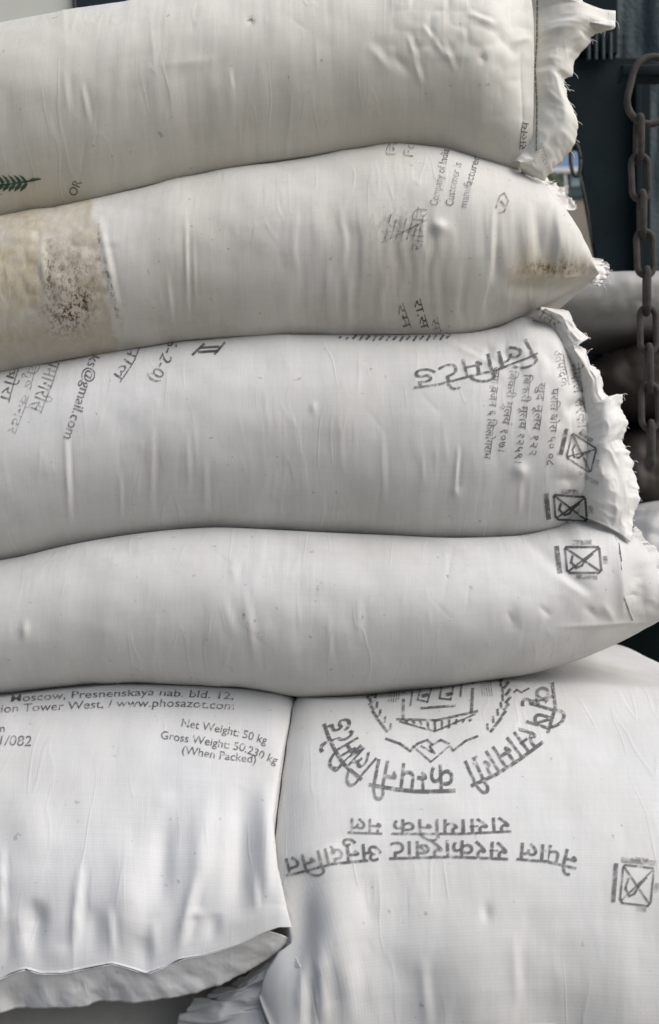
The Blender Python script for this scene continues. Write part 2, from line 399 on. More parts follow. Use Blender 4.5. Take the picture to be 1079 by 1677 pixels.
root2 = empty('fertilizer_sack', 'dusty white sack with a brown stained band at its left and a pointed right tip', 'sack', P(300, 595, .2), GROUP)
hsack('s2', root2, M['s2'], c12, c23,
      [(-330, .0), (700, .0), (900, .02), (978, .055)], [(-330, .47), (700, .47), (900, .40), (978, .30)],
      [(-330, .11), (750, .11), (900, .08), (978, .02)], [(-330, 1.07), (720, 1.07), (840, 1.04), (890, 1.0), (978, 1.0)], [(-330, 1.07), (720, 1.07), (830, 1.03), (900, 1.0), (978, 1.0)],
      [('p', 440, 860, 330, 560, 11, 1.1), ('p', 560, 800, 370, 560, 24, .9), ('r', 303, 335, 307, 530, 4, 1.8), ('r', 272, 440, 282, 540, 5, 1.2), ('r', 316, 380, 320, 500, 3, .8),
       ('b', 718, 372, 12, 10, 5), ('r', 693, 360, 690, 420, 4, 1.2), ('r', 806, 330, 802, 470, 6, 2.4), ('v', 818, 400, 806, 470, 7, -2),
       ('p', 780, 972, 330, 462, 17, 2.6), ('p', 850, 975, 380, 465, 9, 1.3), ('v', 815, 474, 972, 470, 13, -4.0), ('v', 870, 455, 972, 452, 6, 1.8), ('v', 850, 330, 862, 445, 9, 2.2), ('v', 905, 345, 925, 440, 9, 2.0), ('v', 880, 350, 893, 440, 8, -2.2),
       ('r', 160, 350, 195, 520, 6, 1.8), ('r', 66, 370, 72, 480, 6, 1.5), ('v', 0, 395, 66, 388, 8, 1.6), ('c', 100, 430, 90, 90, 26, .9)], 23,
      stain=lambda x, y: np.clip((165 + .16*(y-400) + 6*vn(x*0+3, y/14, 5) - x)/4, 0, 1)*(.66 + .3*vn(x/50, y/40, 3))*np.clip(1.2-(y-540)/60, .2, 1) + .55*np.clip(66-x, 0, 12)/12*np.exp(-((y-440)/60)**2)
        + 1.0*np.exp(-((x-915)/52)**2 - ((y-440)/18)**2) + .6*np.exp(-((x-860)/30)**2 - ((y-450)/40)**2) + .25*np.exp(-((x-660)/60)**2 - ((y-440)/70)**2),
      grime=lambda x, y: 1.1*np.exp(-((x-130)/20)**2 - ((y-497)/17)**2) + .75*np.exp(-((x-108)/34)**2 - ((y-520)/28)**2) + .6*np.exp(-((x-82)/7)**2 - ((y-440)/45)**2) + .6*np.exp(-((x-115)/45)**2 - ((y-455)/50)**2)
        + .9*np.exp(-((x-(178+(y-460)*.26))/4)**2)*np.exp(-((y-475)/45)**2) + .85*np.exp(-((x-905)/50)**2 - ((y-440)/12)**2) + .8*np.exp(-((x-161)/3)**2)*np.exp(-((y-400)/35)**2) + .45*np.exp(-((x-650)/40)**2 - ((y-370)/28)**2))

root3 = empty('fertilizer_sack', 'white sack with columns of small print beside its ruffled right end', 'sack', P(300, 890, .2), GROUP)
t3 = [p for p in c23 if p[0] <= 870] + [(905, 520), (938, 565), (963, 625), (978, 685), (984, 745)]
hsack('s3', root3, M['s3'], t3, c34,
      [(-330, .0), (700, .0), (880, .01), (984, .06)], [(-330, .48), (760, .48), (930, .40), (984, .26)],
      [(-330, .115), (760, .115), (900, .09), (984, .03)], [(-330, 1.07), (760, 1.07), (860, 1.03), (910, 1.0), (984, 1.0)], [(-330, 1.07), (760, 1.07), (900, 1.03), (950, 1.0), (984, 1.0)],
      [('r', 106, 690, 114, 868, 5, 2.2), ('r', 250, 680, 246, 860, 6, 1.2), ('r', 196, 760, 198, 860, 4, .9), ('r', 335, 740, 336, 860, 6, 1.0), ('r', 305, 700, 310, 820, 5, .8),
       ('r', 750, 725, 744, 815, 4, 2.6), ('b', 746, 806, 7, 8, 2.5), ('b', 852, 772, 11, 12, 5), ('r', 852, 780, 850, 850, 6, 1.2), ('r', 625, 700, 628, 830, 6, 1.0), ('r', 690, 740, 694, 800, 4, .6), ('r', 556, 690, 560, 780, 5, .6),
       ('v', 760, 560, 900, 600, 8, -2), ('r', 720, 555, 830, 610, 6, 1.8), ('v', 880, 560, 960, 640, 12, -2.5), ('v', 905, 640, 990, 800, 12, 2.5), ('c', 960, 700, 50, 160, 40, 3), ('v', 900, 780, 985, 770, 10, 2), ('b', 513, 668, 5, 9, 1.5), ('c', 830, 590, 80, 30, 24, 1.2)], 37)

root4 = empty('fertilizer_sack', 'nearly plain white sack lying directly on the two end-on sacks', 'sack', P(300, 1120, .2), GROUP)
t4 = [p for p in c34 if p[0] <= 850] + [(920, 864), (955, 848), (990, 846), (1040, 868), (1070, 905), (1092, 985)]
hsack('s4', root4, M['s4'], t4, c4b,
      [(-330, -.025), (760, -.02), (950, .0), (1092, .05)], [(-330, .50), (800, .49), (980, .42), (1092, .30)],
      [(-330, .115), (800, .115), (960, .10), (1092, .03)], [(-330, 1.07), (800, 1.07), (900, 1.05), (980, 1.0), (1092, 1.0)], [(-330, 1.07), (760, 1.07), (880, 1.04), (960, 1.0), (1092, 1.0)],
      [('v', 835, 860, 985, 990, 12, -3), ('r', 905, 940, 970, 985, 8, 2.2), ('v', 880, 990, 905, 1012, 6, -2.2), ('v', 830, 1000, 842, 1025, 5, -1.5), ('v', 955, 990, 985, 1018, 7, -2.5), ('v', 985, 985, 1010, 1025, 7, 2.5), ('p', 800, 1010, 975, 1035, 20, 1.6),
       ('v', 1010, 880, 1022, 1020, 8, 4), ('v', 1040, 890, 1050, 1015, 14, -5), ('v', 900, 1028, 1080, 1018, 6, 2.5), ('c', 1060, 970, 30, 60, 26, 1.2), ('b', 40, 1032, 6, 13, 2.4), ('r', 398, 960, 420, 1100, 8, 1.4), ('r', 362, 970, 385, 1050, 8, 1.0), ('r', 538, 1000, 540, 1090, 6, .8), ('r', 585, 970, 588, 1060, 8, 1.0), ('r', 380, 905, 384, 960, 7, .8)], 41,
      grime=lambda x, y: .8*np.exp(-((x-397)/5)**2 - ((y-1007)/7)**2) + .7*np.exp(-((x-421)/6)**2 - ((y-1041)/5)**2) + .5*np.exp(-((x-337)/3)**2 - ((y-1050)/6)**2) + .5*np.exp(-((x-522)/5)**2 - ((y-960)/10)**2)
        + .35*np.exp(-((x-408)/5)**2 - ((y-1024)/14)**2) + .4*np.exp(-((x-32)/3)**2 - ((y-1032)/12)**2))

# the two sacks underneath, their ends towards the camera
S4 = SACKS['s4']
o4 = np.argsort(S4['X'])
def under4(V):
    zc = np.interp(V[..., 0], S4['X'][o4], S4['zb'][o4], left=S4['zb'][o4][0], right=9)
    V = V.copy(); V[..., 2] = np.where(V[..., 1] > .02, np.minimum(V[..., 2], zc - .0006), V[..., 2]); return V
hemA = [(-60, 1625, -.166), (0, 1606, -.166), (20, 1596, -.166), (40, 1590, -.166), (65, 1598, -.166), (105, 1597, -.166), (145, 1588, -.166), (182, 1581, -.166), (215, 1590, -.166), (238, 1598, -.166), (272, 1586, -.166), (292, 1574, -.166), (330, 1568, -.166), (392, 1549, -.166), (430, 1530, -.166), (458, 1516, -.160)]
XC = lambda Y: np.interp(Y, [-.2, -.165, -.13, -.1, 0, .1, .6], [-.030, -.034, -.050, -.056, -.047, -.036, -.036])
def p5(V):
    V = under4(V)
    E = np.array([list(P(*q)) for q in hemA])
    ze = np.interp(V[..., 0], E[:, 0], E[:, 2]) - ZC
    w = np.clip((-.30 - (V[..., 2]-ZC))/.127, 0, 1.05)**1.6*(V[..., 1] < -.05)
    V[..., 2] += w*(ze + .427)
    V[..., 0] = np.minimum(V[..., 0], XC(V[..., 1])); return V
def p6(V):
    V = under4(V); V[..., 0] = np.maximum(V[..., 0], np.where(V[..., 1] > -.16, XC(V[..., 1]) + .0012, -9)); return V
root5 = empty('fertilizer_sack', 'white sack showing net weight print, lower left, its sewn end hanging down', 'sack', P(250, 1600, .1), GROUP)
ysack('s5', root5, M['s5'],
      [(.52, -.25), (.40, -.185), (.06, -.192), (.02, -.212), (-.03, -.236), (-.09, -.285), (-.13, -.335), (-.153, -.385), (-.163, -.426)],
      [(.52, -.30), (.40, -.42), (.0, -.445), (-.10, -.445), (-.15, -.436), (-.163, -.4275)],
      [(.52, -.52), (.3, -.58), (-.05, -.58), (-.163, -.50)], [(.52, -.06), (.3, .0), (.0, .0), (-.10, -.012), (-.163, -.034)],
      [(.52, .1), (-.163, .08)], [(.52, .08), (0, .07), (-.12, .05), (-.163, .03)],
      [('r', 132, 1400, 118, 1602, 7, 5.0), ('v', 60, 1470, 50, 1592, 15, -6), ('r', 4, 1380, 2, 1520, 5, 4), ('r', 178, 1480, 186, 1596, 6, 4.0), ('r', 322, 1430, 288, 1594, 9, 6.0), ('v', 335, 1290, 320, 1520, 18, 5), ('v', 272, 1310, 262, 1500, 16, -5),
       ('v', 398, 1270, 392, 1545, 20, -9), ('v', 434, 1270, 438, 1510, 12, 6), ('b', 322, 1508, 8, 10, 3), ('r', 415, 1430, 420, 1530, 5, 3.5), ('v', 235, 1530, 232, 1598, 14, -5), ('v', 100, 1540, 95, 1600, 18, 5), ('v', 40, 1530, 35, 1596, 14, 5), ('v', 352, 1510, 345, 1580, 12, -5),
       ('v', 215, 1360, 210, 1590, 28, 5), ('v', 30, 1280, 70, 1420, 34, 4), ('v', 155, 1480, 152, 1590, 14, -5), ('v', 15, 1500, 10, 1590, 10, -4), ('v', 250, 1500, 256, 1590, 9, 4), ('b', 60, 1500, 16, 22, -3.5)], 53, post=p5)
root6 = empty('fertilizer_sack', 'white sack with a printed crest and upside-down lettering, lower right', 'sack', P(760, 1677, .1), GROUP)
ysack('s6', root6, M['s6'],
      [(.55, -.25), (.45, -.195), (.06, -.195), (.0, -.222), (-.07, -.265), (-.13, -.315), (-.17, -.37), (-.192, -.43), (-.198, -.49), (-.195, -.525)],
      [(.55, -.30), (.45, -.42), (0, -.50), (-.12, -.54), (-.195, -.530)],
      [(.55, .0), (.3, -.09), (-.12, -.088), (-.16, -.066), (-.195, -.045)], [(.55, .50), (.42, .53), (.1, .52), (-.12, .475), (-.195, .42)],
      [(.55, .08), (0, .075), (-.195, .09)], [(.55, .09), (.0, .10), (-.195, .12)],
      [('v', 500, 1400, 486, 1620, 26, -10), ('v', 548, 1440, 556, 1640, 34, 7), ('r', 524, 1530, 532, 1700, 8, 7), ('r', 498, 1550, 494, 1700, 8, 5), ('v', 512, 1580, 512, 1710, 7, -6), ('v', 660, 1480, 650, 1820, 70, -7), ('v', 775, 1440, 785, 1820, 80, 5), ('r', 570, 1550, 577, 1700, 12, 3),
       ('b', 797, 1494, 8, 14, -2.5), ('v', 460, 1428, 570, 1378, 12, 4.5), ('v', 905, 1480, 920, 1820, 80, -5), ('r', 690, 1560, 700, 1690, 9, 2), ('r', 840, 1520, 846, 1650, 9, 1.6), ('v', 600, 1430, 608, 1520, 14, -2), ('v', 1020, 1480, 1040, 1820, 60, 4)], 61, post=p6)

# ------------------------------------------------------------------ loose cloth ends
def resample(pts, n):
    pts = np.array(pts, float); s = np.concatenate([[0], np.cumsum(np.linalg.norm(np.diff(pts, axis=0), axis=1))])
    q = np.linspace(0, s[-1], n)
    return np.stack([np.interp(q, s, pts[:, k]) for k in range(pts.shape[1])], 1)
def tube(bm, pts, r, n=6):
    pts = [Vector(p) for p in pts]; rings = []
    for i, p in enumerate(pts):
        d = (pts[min(i+1, len(pts)-1)] - pts[max(i-1, 0)]).normalized()
        a = d.orthogonal().normalized() if i == 0 else (rings_a - d*rings_a.dot(d)).normalized()
        rings_a = a; b = d.cross(a)
        rings.append([bm.verts.new(p + (a*math.cos(2*math.pi*k/n) + b*math.sin(2*math.pi*k/n))*r) for k in range(n)])
    for r0, r1 in zip(rings, rings[1:]):
        for k in range(n): bm.faces.new((r0[k], r0[(k+1) % n], r1[(k+1) % n], r1[k]))
    bm.faces.new(rings[0][::-1]); bm.faces.new(rings[-1])
def bm_obj(name, bm, mat, parent=None, smooth=True):
    me = bpy.data.meshes.new(name); bm.normal_update(); bm.to_mesh(me); bm.free()
    if smooth: me.polygons.foreach_set('use_smooth', [True]*len(me.polygons))
    o = link(name, me, mat)
    if parent: adopt(o, parent)
    return o
def onsurf(key, pts, off=.0012, Y=.05):
    r = []
    o = Vector((0, -D, ZC))
    for x, y in pts:
        h = SACKS[key]['bvh'].ray_cast(o, (P(x, y, 0) - o).normalized())
        r.append((x, y, (h[0].y - off) if h[0] is not None else Y))
    return r
def sheet(name, root, mat, A, B, ruff=.004, rag=.0015, wl=9.0, seed=0, nu=150, nv=34, thick=.0004, bulge=0.0, crum=.0, fray=0):
    """Cloth between seam line A and free edge B, both (px, py, Y)."""
    A = resample(A, nu); B = resample(B, nu)
    t = np.linspace(0, 1, nv)[None, :, None]
    G = A[:, None]*(1-t) + B[:, None]*t
    W = np.array([[P(*p) for p in r] for r in G.tolist()])
    W = np.array(W, float)
    uu = np.linspace(0, 1, nu)[:, None]; tt = np.linspace(0, 1, nv)[None]
    amp = tt**.8
    W[..., 1] += ruff*amp*(vn(uu*wl + .6*vn(uu*3, tt*2, seed+3), tt*1.3, seed)*1.4 + .5*vn(uu*wl*2.3, tt*2.5, seed+1)) - bulge*np.sin(np.pi*tt)
    W[..., 0] += ruff*.35*amp*vn(uu*wl*1.4, tt*2, seed+2)
    W[..., 2] += ruff*.25*amp*vn(uu*wl*1.7, tt*2, seed+4)
    if crum:
        q = np.abs(vn(uu*wl*2.6 + .7*vn(uu*5, tt*3, seed+13), tt*3.2 + uu*2, seed+11)) + .55*np.abs(vn(uu*wl*5, tt*6.5, seed+12))
        W[..., 1] += crum*np.clip(tt*4, 0, 1)*(.25+.75*amp)*(q - .5)
        W[..., 2] += crum*.35*amp*(vn(uu*wl*3, tt*4, seed+14))
    edge = np.clip((tt-.72)/.28, 0, 1)
    W[..., 0] += rag*edge*(vn(uu*55, tt*0, seed+6) + .8*vn(uu*130, tt*0, seed+7))
    W[..., 2] += rag*edge*.8*vn(uu*70, tt*0, seed+9)
    idx = np.arange(nu*nv).reshape(nu, nv)
    q = np.stack([idx[:-1, :-1], idx[:-1, 1:], idx[1:, 1:], idx[1:, :-1]], -1).reshape(-1, 4)
    me = mesh_from(name, W.reshape(-1, 3), q.tolist())
    uvl = me.uv_layers.new(name='UVMap')
    li = np.empty(len(me.loops), int); me.loops.foreach_get('vertex_index', li)
    uvl.data.foreach_set('uv', W.reshape(-1, 3)[li][:, [0, 2]].astype(np.float32).ravel())
    o = link(name, me, mat); adopt(o, root)
    md = o.modifiers.new('thickness', 'SOLIDIFY'); md.thickness = thick; md.offset = 0
    if fray:
        rr = random.Random(seed); bm = bmesh.new()
        for k in range(fray):
            i = rr.randrange(2, nu-2); e = Vector(W[i, -1]); o2 = (e - Vector(W[i, -6])).normalized(); L = rr.uniform(.002, .009)
            j = Vector((rr.gauss(0, 1), rr.gauss(0, 1), rr.gauss(0, 1)))*.35
            tube(bm, [e - o2*.001, e + o2*L*.4 + j*L*.25, e + o2*L*.75 + j*L*.7, e + o2*L + j*L*1.3 + Vector((0, 0, -.3*L))], .00028, 4)
        fo = bm_obj('frayed_threads', bm, M['flap'], root); fo['kind'] = 'stuff'
    SACKS.setdefault(name + str(seed), {}).update(root=root, bvh=BVHTree.FromPolygons([Vector(v) for v in W.reshape(-1, 3).tolist()], q.tolist()))
    return o

def hit(key, px, py, off=.0006):
    o = Vector((0, -D, ZC)); d = (P(px, py, 0) - o).normalized()
    h = SACKS[key]['bvh'].ray_cast(o, d)
    if h[0] is None: return None
    n = h[1] if h[1].dot(d) < 0 else -h[1]
    return h[0] + n*off
def stitch(root, key, pts, r=.0008, step=7, mat='thread', dash=True, name='stitching', off=.001):
    Q = resample(pts, 200); L = np.concatenate([[0], np.cumsum(np.linalg.norm(np.diff(Q, axis=0), axis=1))])
    bm = bmesh.new(); s = 0
    while s < L[-1]-step:
        seg3 = []
        for k in range(5):
            q = s + step*(.92 if dash else 1.01)*k/4
            x = np.interp(q, L, Q[:, 0]); y = np.interp(q, L, Q[:, 1]); p = hit(key, x, y, off)
            if p is not None: seg3.append(p)
        if len(seg3) == 5 and (seg3[0]-seg3[-1]).length < .03: tube(bm, seg3, r, 5)
        s += step*1.15
    return bm_obj(name, bm, M[mat], root)

# top sack: stitched end standing off the body, ragged
sheet('loose_end', root1, M['s1'], [(852, -60, .07), (854, 0, .07), (856, 60, .07), (853, 110, .07), (856, 170, .07), (852, 225, .06), (838, 268, .055)],
      [(955, -60, .10), (945, -20, .07), (955, 5, .06), (962, 16, .05), (1008, 20, .055), (1006, 42, .05), (975, 52, .05), (962, 60, .05), (965, 72, .052), (945, 92, .055), (938, 112, .05), (939, 128, .05), (925, 132, .05), (930, 160, .045), (941, 205, .04), (936, 240, .04), (910, 270, .045), (888, 296, .045), (868, 290, .045), (850, 282, .05)],
      ruff=.006, rag=.0012, wl=5, seed=101, bulge=.022, crum=.003, fray=30)
stitch(root1, 'loose_end101', [(880, -20), (880, 60), (877, 115), (880, 170), (879, 250)], r=.0007, step=9, mat='dthread', off=.0012)
sheet('edge_fold', root1, M['flap'], [(938, -30, .085), (950, 2, .085), (966, 14, .085), (1008, 18, .085)], [(942, -4, .045), (956, 20, .040), (968, 36, .038), (1007, 44, .040)], ruff=.001, rag=.0003, seed=103, nu=50, nv=8)
# second sack: pinched tip and the far corner of its end
sheet('loose_end', root2, M['flap'], [(955, 420, .075), (970, 440, .07), (974, 455, .066), (960, 462, .07)], [(985, 424, .085), (1000, 440, .08), (990, 458, .075), (980, 470, .07)], ruff=.004, rag=.001, wl=5, seed=111, nu=60, nv=20, crum=.003, fray=14)
sheet('far_corner', root2, M['flap'], [(868, 296, .12), (900, 318, .13), (925, 345, .14)], [(884, 286, .14), (915, 305, .15), (938, 322, .15), (944, 342, .15)], ruff=.005, rag=.001, wl=5, seed=113, nu=60, nv=20, crum=.004, fray=10)
# third sack: ruffled end
sheet('loose_end', root3, M['flap'], onsurf('s3', [(872, 524), (900, 532), (925, 570), (945, 620), (956, 665), (962, 720), (960, 775), (952, 815), (945, 842)]),
      [(884, 498, 0.064), (905, 500, 0.070), (938, 508, 0.076), (952, 536, 0.076), (976, 552, 0.076), (950, 553, 0.070), (935, 548, 0.070), (962, 578, 0.076), (968, 600, 0.076), (985, 612, 0.076), (988, 640, 0.076), (1002, 650, 0.073), (1020, 640, 0.070), (1018, 662, 0.067), (1030, 685, 0.064), (1028, 705, 0.061), (1020, 718, 0.058), (1036, 738, 0.058), (1050, 785, 0.055), (1054, 818, 0.052), (1045, 850, 0.049), (1036, 888, 0.045)],
      ruff=.016, rag=.0016, wl=4.5, seed=121, nu=260, nv=60, bulge=.024, crum=.005, fray=60)
sheet('lower_corner', root3, M['s3'], [(915, 846, .075), (940, 825, .075), (962, 800, .07), (992, 812, .065)], [(985, 884, .075), (1010, 890, .07), (1036, 893, .066), (1040, 880, .066)], ruff=.003, rag=.0006, wl=4, seed=123, nu=50, nv=24, crum=.002)
# fourth sack: soft end past its seam
sheet('loose_end', root4, M['s4'], onsurf('s4', [(1008, 878), (1014, 905), (1018, 930), (1022, 980), (1036, 1016)]), [(1042, 862, .075), (1075, 900, .085), (1098, 950, .09), (1100, 1004, .085)], ruff=.008, rag=.0006, wl=4, seed=131, nu=80, nv=30, bulge=-.004, crum=.005)
stitch(root4, 'loose_end131', [(1012, 890), (1016, 915), (1019, 950)], r=.0006, step=9, mat='dthread', dash=False)
# fifth sack: sewn hem turned under
hemB = [(-60, 1668, -.150), (0, 1657, -.150), (60, 1652, -.150), (130, 1646, -.150), (250, 1637, -.150), (320, 1626, -.150), (360, 1612, -.150), (410, 1588, -.150), (440, 1568, -.150), (462, 1550, -.150), (476, 1536, -.150)]
rg = SACKS['s5']['V'][-1]; rg = rg[40:44+110+4]; rg = rg[np.argsort(rg[:, 0])]
gx, gy = to_px(rg)
hemTop = [(x, y-1, Y+.0004) for x, y, Y in zip(gx, gy, rg[:, 1]) if x > -70]
sheet('hem', root5, M['s5'], hemTop, hemB, ruff=.003, rag=.0005, wl=12, seed=141, nu=200, nv=18, crum=.0007)
# sixth sack: crumpled corner pushed out below its neighbour
sheet('loose_corner', root6, M['s6'], onsurf('s6', [(470, 1540), (492, 1580), (512, 1630), (524, 1690), (530, 1740)], .0012, -.115), [(400, 1590, -.10), (352, 1618, -.10), (318, 1640, -.105), (290, 1660, -.11), (284, 1700, -.115), (300, 1750, -.12)], ruff=.010, rag=.001, wl=5, seed=151, nu=110, nv=60, bulge=.006, crum=.009, fray=16)

# ------------------------------------------------------------------ printing
_tc = {}
def glyphs(body, weight=0.0):
    k = (body, weight)
    if k in _tc: return _tc[k]
    c = bpy.data.curves.new('lettering', 'FONT'); c.body = body; c.resolution_u = 3; c.offset = weight
    o = bpy.data.objects.new('lettering', c); COL.objects.link(o)
    dg = bpy.context.evaluated_depsgraph_get(); dg.update()
    me = o.evaluated_get(dg).to_mesh()
    v = [(p.co.x, p.co.y) for p in me.vertices]; f = [tuple(p.vertices) for p in me.polygons]
    o.evaluated_get(dg).to_mesh_clear(); bpy.data.objects.remove(o); bpy.data.curves.remove(c)
    _tc[k] = (v, f); return _tc[k]
def word(body, weight=0.0):
    """Letters in em units. '@h' after a letter makes its half form; 'स' is drawn from its strokes; '@r' adds the rakar stroke."""
    V, Fc = [], []; x = 0
    def add(v, f):
        b = len(V); V.extend(v); Fc.extend(tuple(i+b for i in q) for q in f)
    out = []; i = 0; run = ''
    toks = []
    while i < len(body):
        if body[i] == 'स': toks += [('t', run), ('sa', '')]; run = ''; i += 1
        elif body[i+1:i+3] == '@h': toks += [('t', run), ('half', body[i])]; run = ''; i += 3
        elif body[i:i+2] == '@r': toks += [('t', run), ('rak', '')]; run = ''; i += 2
        else: run += body[i]; i += 1
    toks.append(('t', run))
    def put(s, clip=None):
        nonlocal x
        lead = len(s) - len(s.lstrip(' ')); x += lead*.26
        trail = len(s) - len(s.rstrip(' ')) if s.strip() else 0
        if s.strip():
            v, f = glyphs(s.strip(), weight)
            if v:
                a = 0 if clip is None else 0
                mx = max(p[0] for p in v); w = mx
                if clip:
                    bm = bmesh.new(); vs = [bm.verts.new((p[0], p[1], 0)) for p in v]
                    for q in f: bm.faces.new([vs[j] for j in q])
                    bmesh.ops.bisect_plane(bm, geom=bm.verts[:]+bm.edges[:]+bm.faces[:], plane_co=(mx*clip, 0, 0), plane_no=(1, 0, 0), clear_outer=True)
                    bm.verts.index_update()
                    v = [(q.co.x, q.co.y) for q in bm.verts]; f = [tuple(q.index for q in p.verts) for p in bm.faces]; bm.free(); w = mx*clip
                add([(p[0]+x, p[1]) for p in v], f); x += w
        x += trail*.26
    for k, s in toks:
        if k == 't' and s: put(s)
        elif k == 'half': put(s, .62)
        elif k == 'sa':
            put('रा'); add([(x-.36, .27), (x-.08, .27), (x-.08, .335), (x-.36, .335)], [(0, 1, 2, 3)])
        elif k == 'rak':
            add([(x-.30, .02), (x-.26, -.03), (x-.04, .12), (x-.06, .17)], [(0, 1, 2, 3)])
    return V, Fc, x

def project(key, name, verts, faces, mat, maxlen=6.0, off=.0006, sub=3):
    """Lay flat print, given in front-view pixels, onto the cloth."""
    bm = bmesh.new(); vs = [bm.verts.new((a, b, 0)) for a, b in verts]
    for f in faces:
        try: bm.faces.new([vs[i] for i in f])
        except ValueError: pass
    for _ in range(sub):
        long = [e for e in bm.edges if e.calc_length() > maxlen]
        if not long: break
        bmesh.ops.subdivide_edges(bm, edges=long, cuts=1)
        bmesh.ops.triangulate(bm, faces=[f for f in bm.faces if len(f.verts) > 4])
    bad = []
    o = Vector((0, -D, ZC)); keys = (key,) if isinstance(key, str) else key; key = keys[0]
    for v in bm.verts:
        d = (P(v.co.x, v.co.y, 0) - o).normalized(); h = (None, None, None, 9e9)
        for k in keys:
            g = SACKS[k]['bvh'].ray_cast(o, d)
            if g[0] is not None and g[3] < h[3]: h = g
        if h[0] is None: bad.append(v); continue
        n = h[1] if h[1].dot(d) < 0 else -h[1]
        if n.dot(-d) < .05: bad.append(v); continue
        v.co = h[0] + n*off - d*.0003
    if bad: bmesh.ops.delete(bm, geom=bad, context='VERTS')
    far = [f for f in bm.faces if max(e.calc_length() for e in f.edges) > .03]
    if far: bmesh.ops.delete(bm, geom=far, context='FACES')
    if not bm.faces: bm.free(); return None
    return bm_obj(name, bm, M[mat], SACKS[key]['root'], smooth=False)

def text(key, body, base, h, mat='ink', weight=0.0, name='printed_text', slant=0.0, head=0.0):
    """base: points along the baseline in reading direction; h: pixels per em height."""
    v, f, w = word(body, weight)
    if not v: return
    Q = resample(base, 200); L = np.concatenate([[0], np.cumsum(np.linalg.norm(np.diff(Q, axis=0), axis=1))])
    out = []
    x0 = min(p[0] for p in v); x1 = max(p[0] for p in v)
    G = np.gradient(Q, axis=0); G /= np.linalg.norm(G, axis=1, keepdims=True)
    for a, b in v:
        b = b - head
        s = (a - x0)/(x1-x0)*L[-1] + slant*b*h
        cx = np.interp(s, L, Q[:, 0]); cy = np.interp(s, L, Q[:, 1]); dx = np.interp(s, L, G[:, 0]); dy = np.interp(s, L, G[:, 1])
        out.append((cx + dy*b*h, cy - dx*b*h))
    return project(key, name, out, f, mat)

def ribbon(verts, faces, pts, w, closed=False):
    pts = [np.array(p, float) for p in pts]
    if closed: pts = pts + [pts[0]]
    for a, b in zip(pts, pts[1:]):
        d = b - a; L = np.linalg.norm(d)
        if L < 1e-6: continue
        d /= L; n = np.array([-d[1], d[0]])*w/2; e = d*w*.3
        k = len(verts); verts += [tuple(a-e+n), tuple(a-e-n), tuple(b+e-n), tuple(b+e+n)]; faces.append((k, k+1, k+2, k+3))
def strokes(key, lines, mat='ink', name='printed_emblem', fills=()):
    v, f = [], []
    for pts, w, *cl in lines: ribbon(v, f, pts, w, bool(cl and cl[0]))
    for poly in fills:
        k = len(v); v += [tuple(p) for p in poly]; f.append(tuple(range(k, k+len(poly))))
    return project(key, name, v, f, mat)
def quad(c, u, w, pts):                                      # place unit drawing: centre c, x axis u, y axis w (pixels)
    return [(c[0]+u[0]*a+w[0]*b, c[1]+u[1]*a+w[1]*b) for a, b in pts]

# ---- sack lower right: arc lettering, crest, two lines
arc = lambda cx, cy, rx, ry, a0, a1, n=40: [(cx+rx*math.cos(math.radians(a0+(a1-a0)*k/n)), cy+ry*math.sin(math.radians(a0+(a1-a0)*k/n))) for k in range(n+1)]
HD = .60
text('s6', 'किृष', [(905, 1118), (913, 1150), (898, 1201)], 66, 'ink', .008, head=HD)
text('s6', 'सामाग@rी', [(890, 1216), (850, 1246), (812, 1270), (772, 1288)], 70, 'ink', .008, head=HD)
text('s6', 'कम@hपनी', [(746, 1296), (690, 1298), (640, 1293), (604, 1286)], 74, 'ink', .008, head=HD)
text('s6', 'िलिमटेड', [(592, 1278), (560, 1250), (540, 1215), (530, 1186)], 72, 'ink', .008, head=HD)
text('s6', 'रासायिनक', [(836, 1338), (760, 1342), (641, 1342)], 40, 'ink', .012)
text('s6', 'मल', [(627, 1342), (570, 1340)], 40, 'ink', .012)
text('s6', 'नेपाल', [(950, 1396), (900, 1384), (848, 1380)], 46, 'ink', .012)
text('s6', 'सरकारबाट', [(834, 1380), (740, 1376), (637, 1379)], 46, 'ink', .012)
text('s6', 'अनुदािनत', [(624, 1380), (540, 1388), (462, 1408)], 46, 'ink', .012)
crest = [([(662, 1090), (660, 1178)], 5), ([(776, 1090), (772, 1168)], 5), ([(650, 1178), (715, 1180), (782, 1165)], 4),
         ([(655, 1182), (712, 1198), (778, 1170)], 3), ([(672, 1156), (676, 1128), (690, 1124), (684, 1146), (700, 1150), (708, 1122), (724, 1120), (720, 1144), (738, 1146), (744, 1118), (756, 1118), (754, 1142)], 3),
         ([(690, 1160), (745, 1156)], 4), ([(692, 1140), (700, 1138)], 6), ([(732, 1138), (740, 1136)], 6),
         ([(632, 1210), (655, 1218), (672, 1230), (684, 1218), (700, 1212), (708, 1220), (722, 1212), (735, 1218), (742, 1230), (762, 1214), (782, 1206)], 4),
         ([(676, 1222), (706, 1248), (736, 1222)], 3), ([(690, 1222), (708, 1232), (704, 1222), (712, 1234)], 3)]
crest += [([(664+i*12, 1182 - i*.4), (668+i*11.2, 1192-abs(i-4.2)*2.4 + (4 if 2 < i < 7 else 0))], 4) for i in range(10)]
for side, cx in ((-1, 655), (1, 783)):
    for k in range(9):
        a = k/8; x = cx + side*(8 + 38*math.sin(a*2.2+.35)); y = 1198 - a*95
        crest.append(([(x, y), (x + side*7, y-9)], 5)); crest.append(([(x-side*5, y-3), (x-side*6, y-12)], 4))
strokes('s6', crest, 'ink')
strokes('s6', [([(640+i*4, 1118), (636+i*4, 1150)], 2) for i in range(5)], 'ink_soft')
strokes('s6', [([(786+i*4, 1112), (790+i*4, 1140)], 2) for i in range(5)], 'ink_soft')
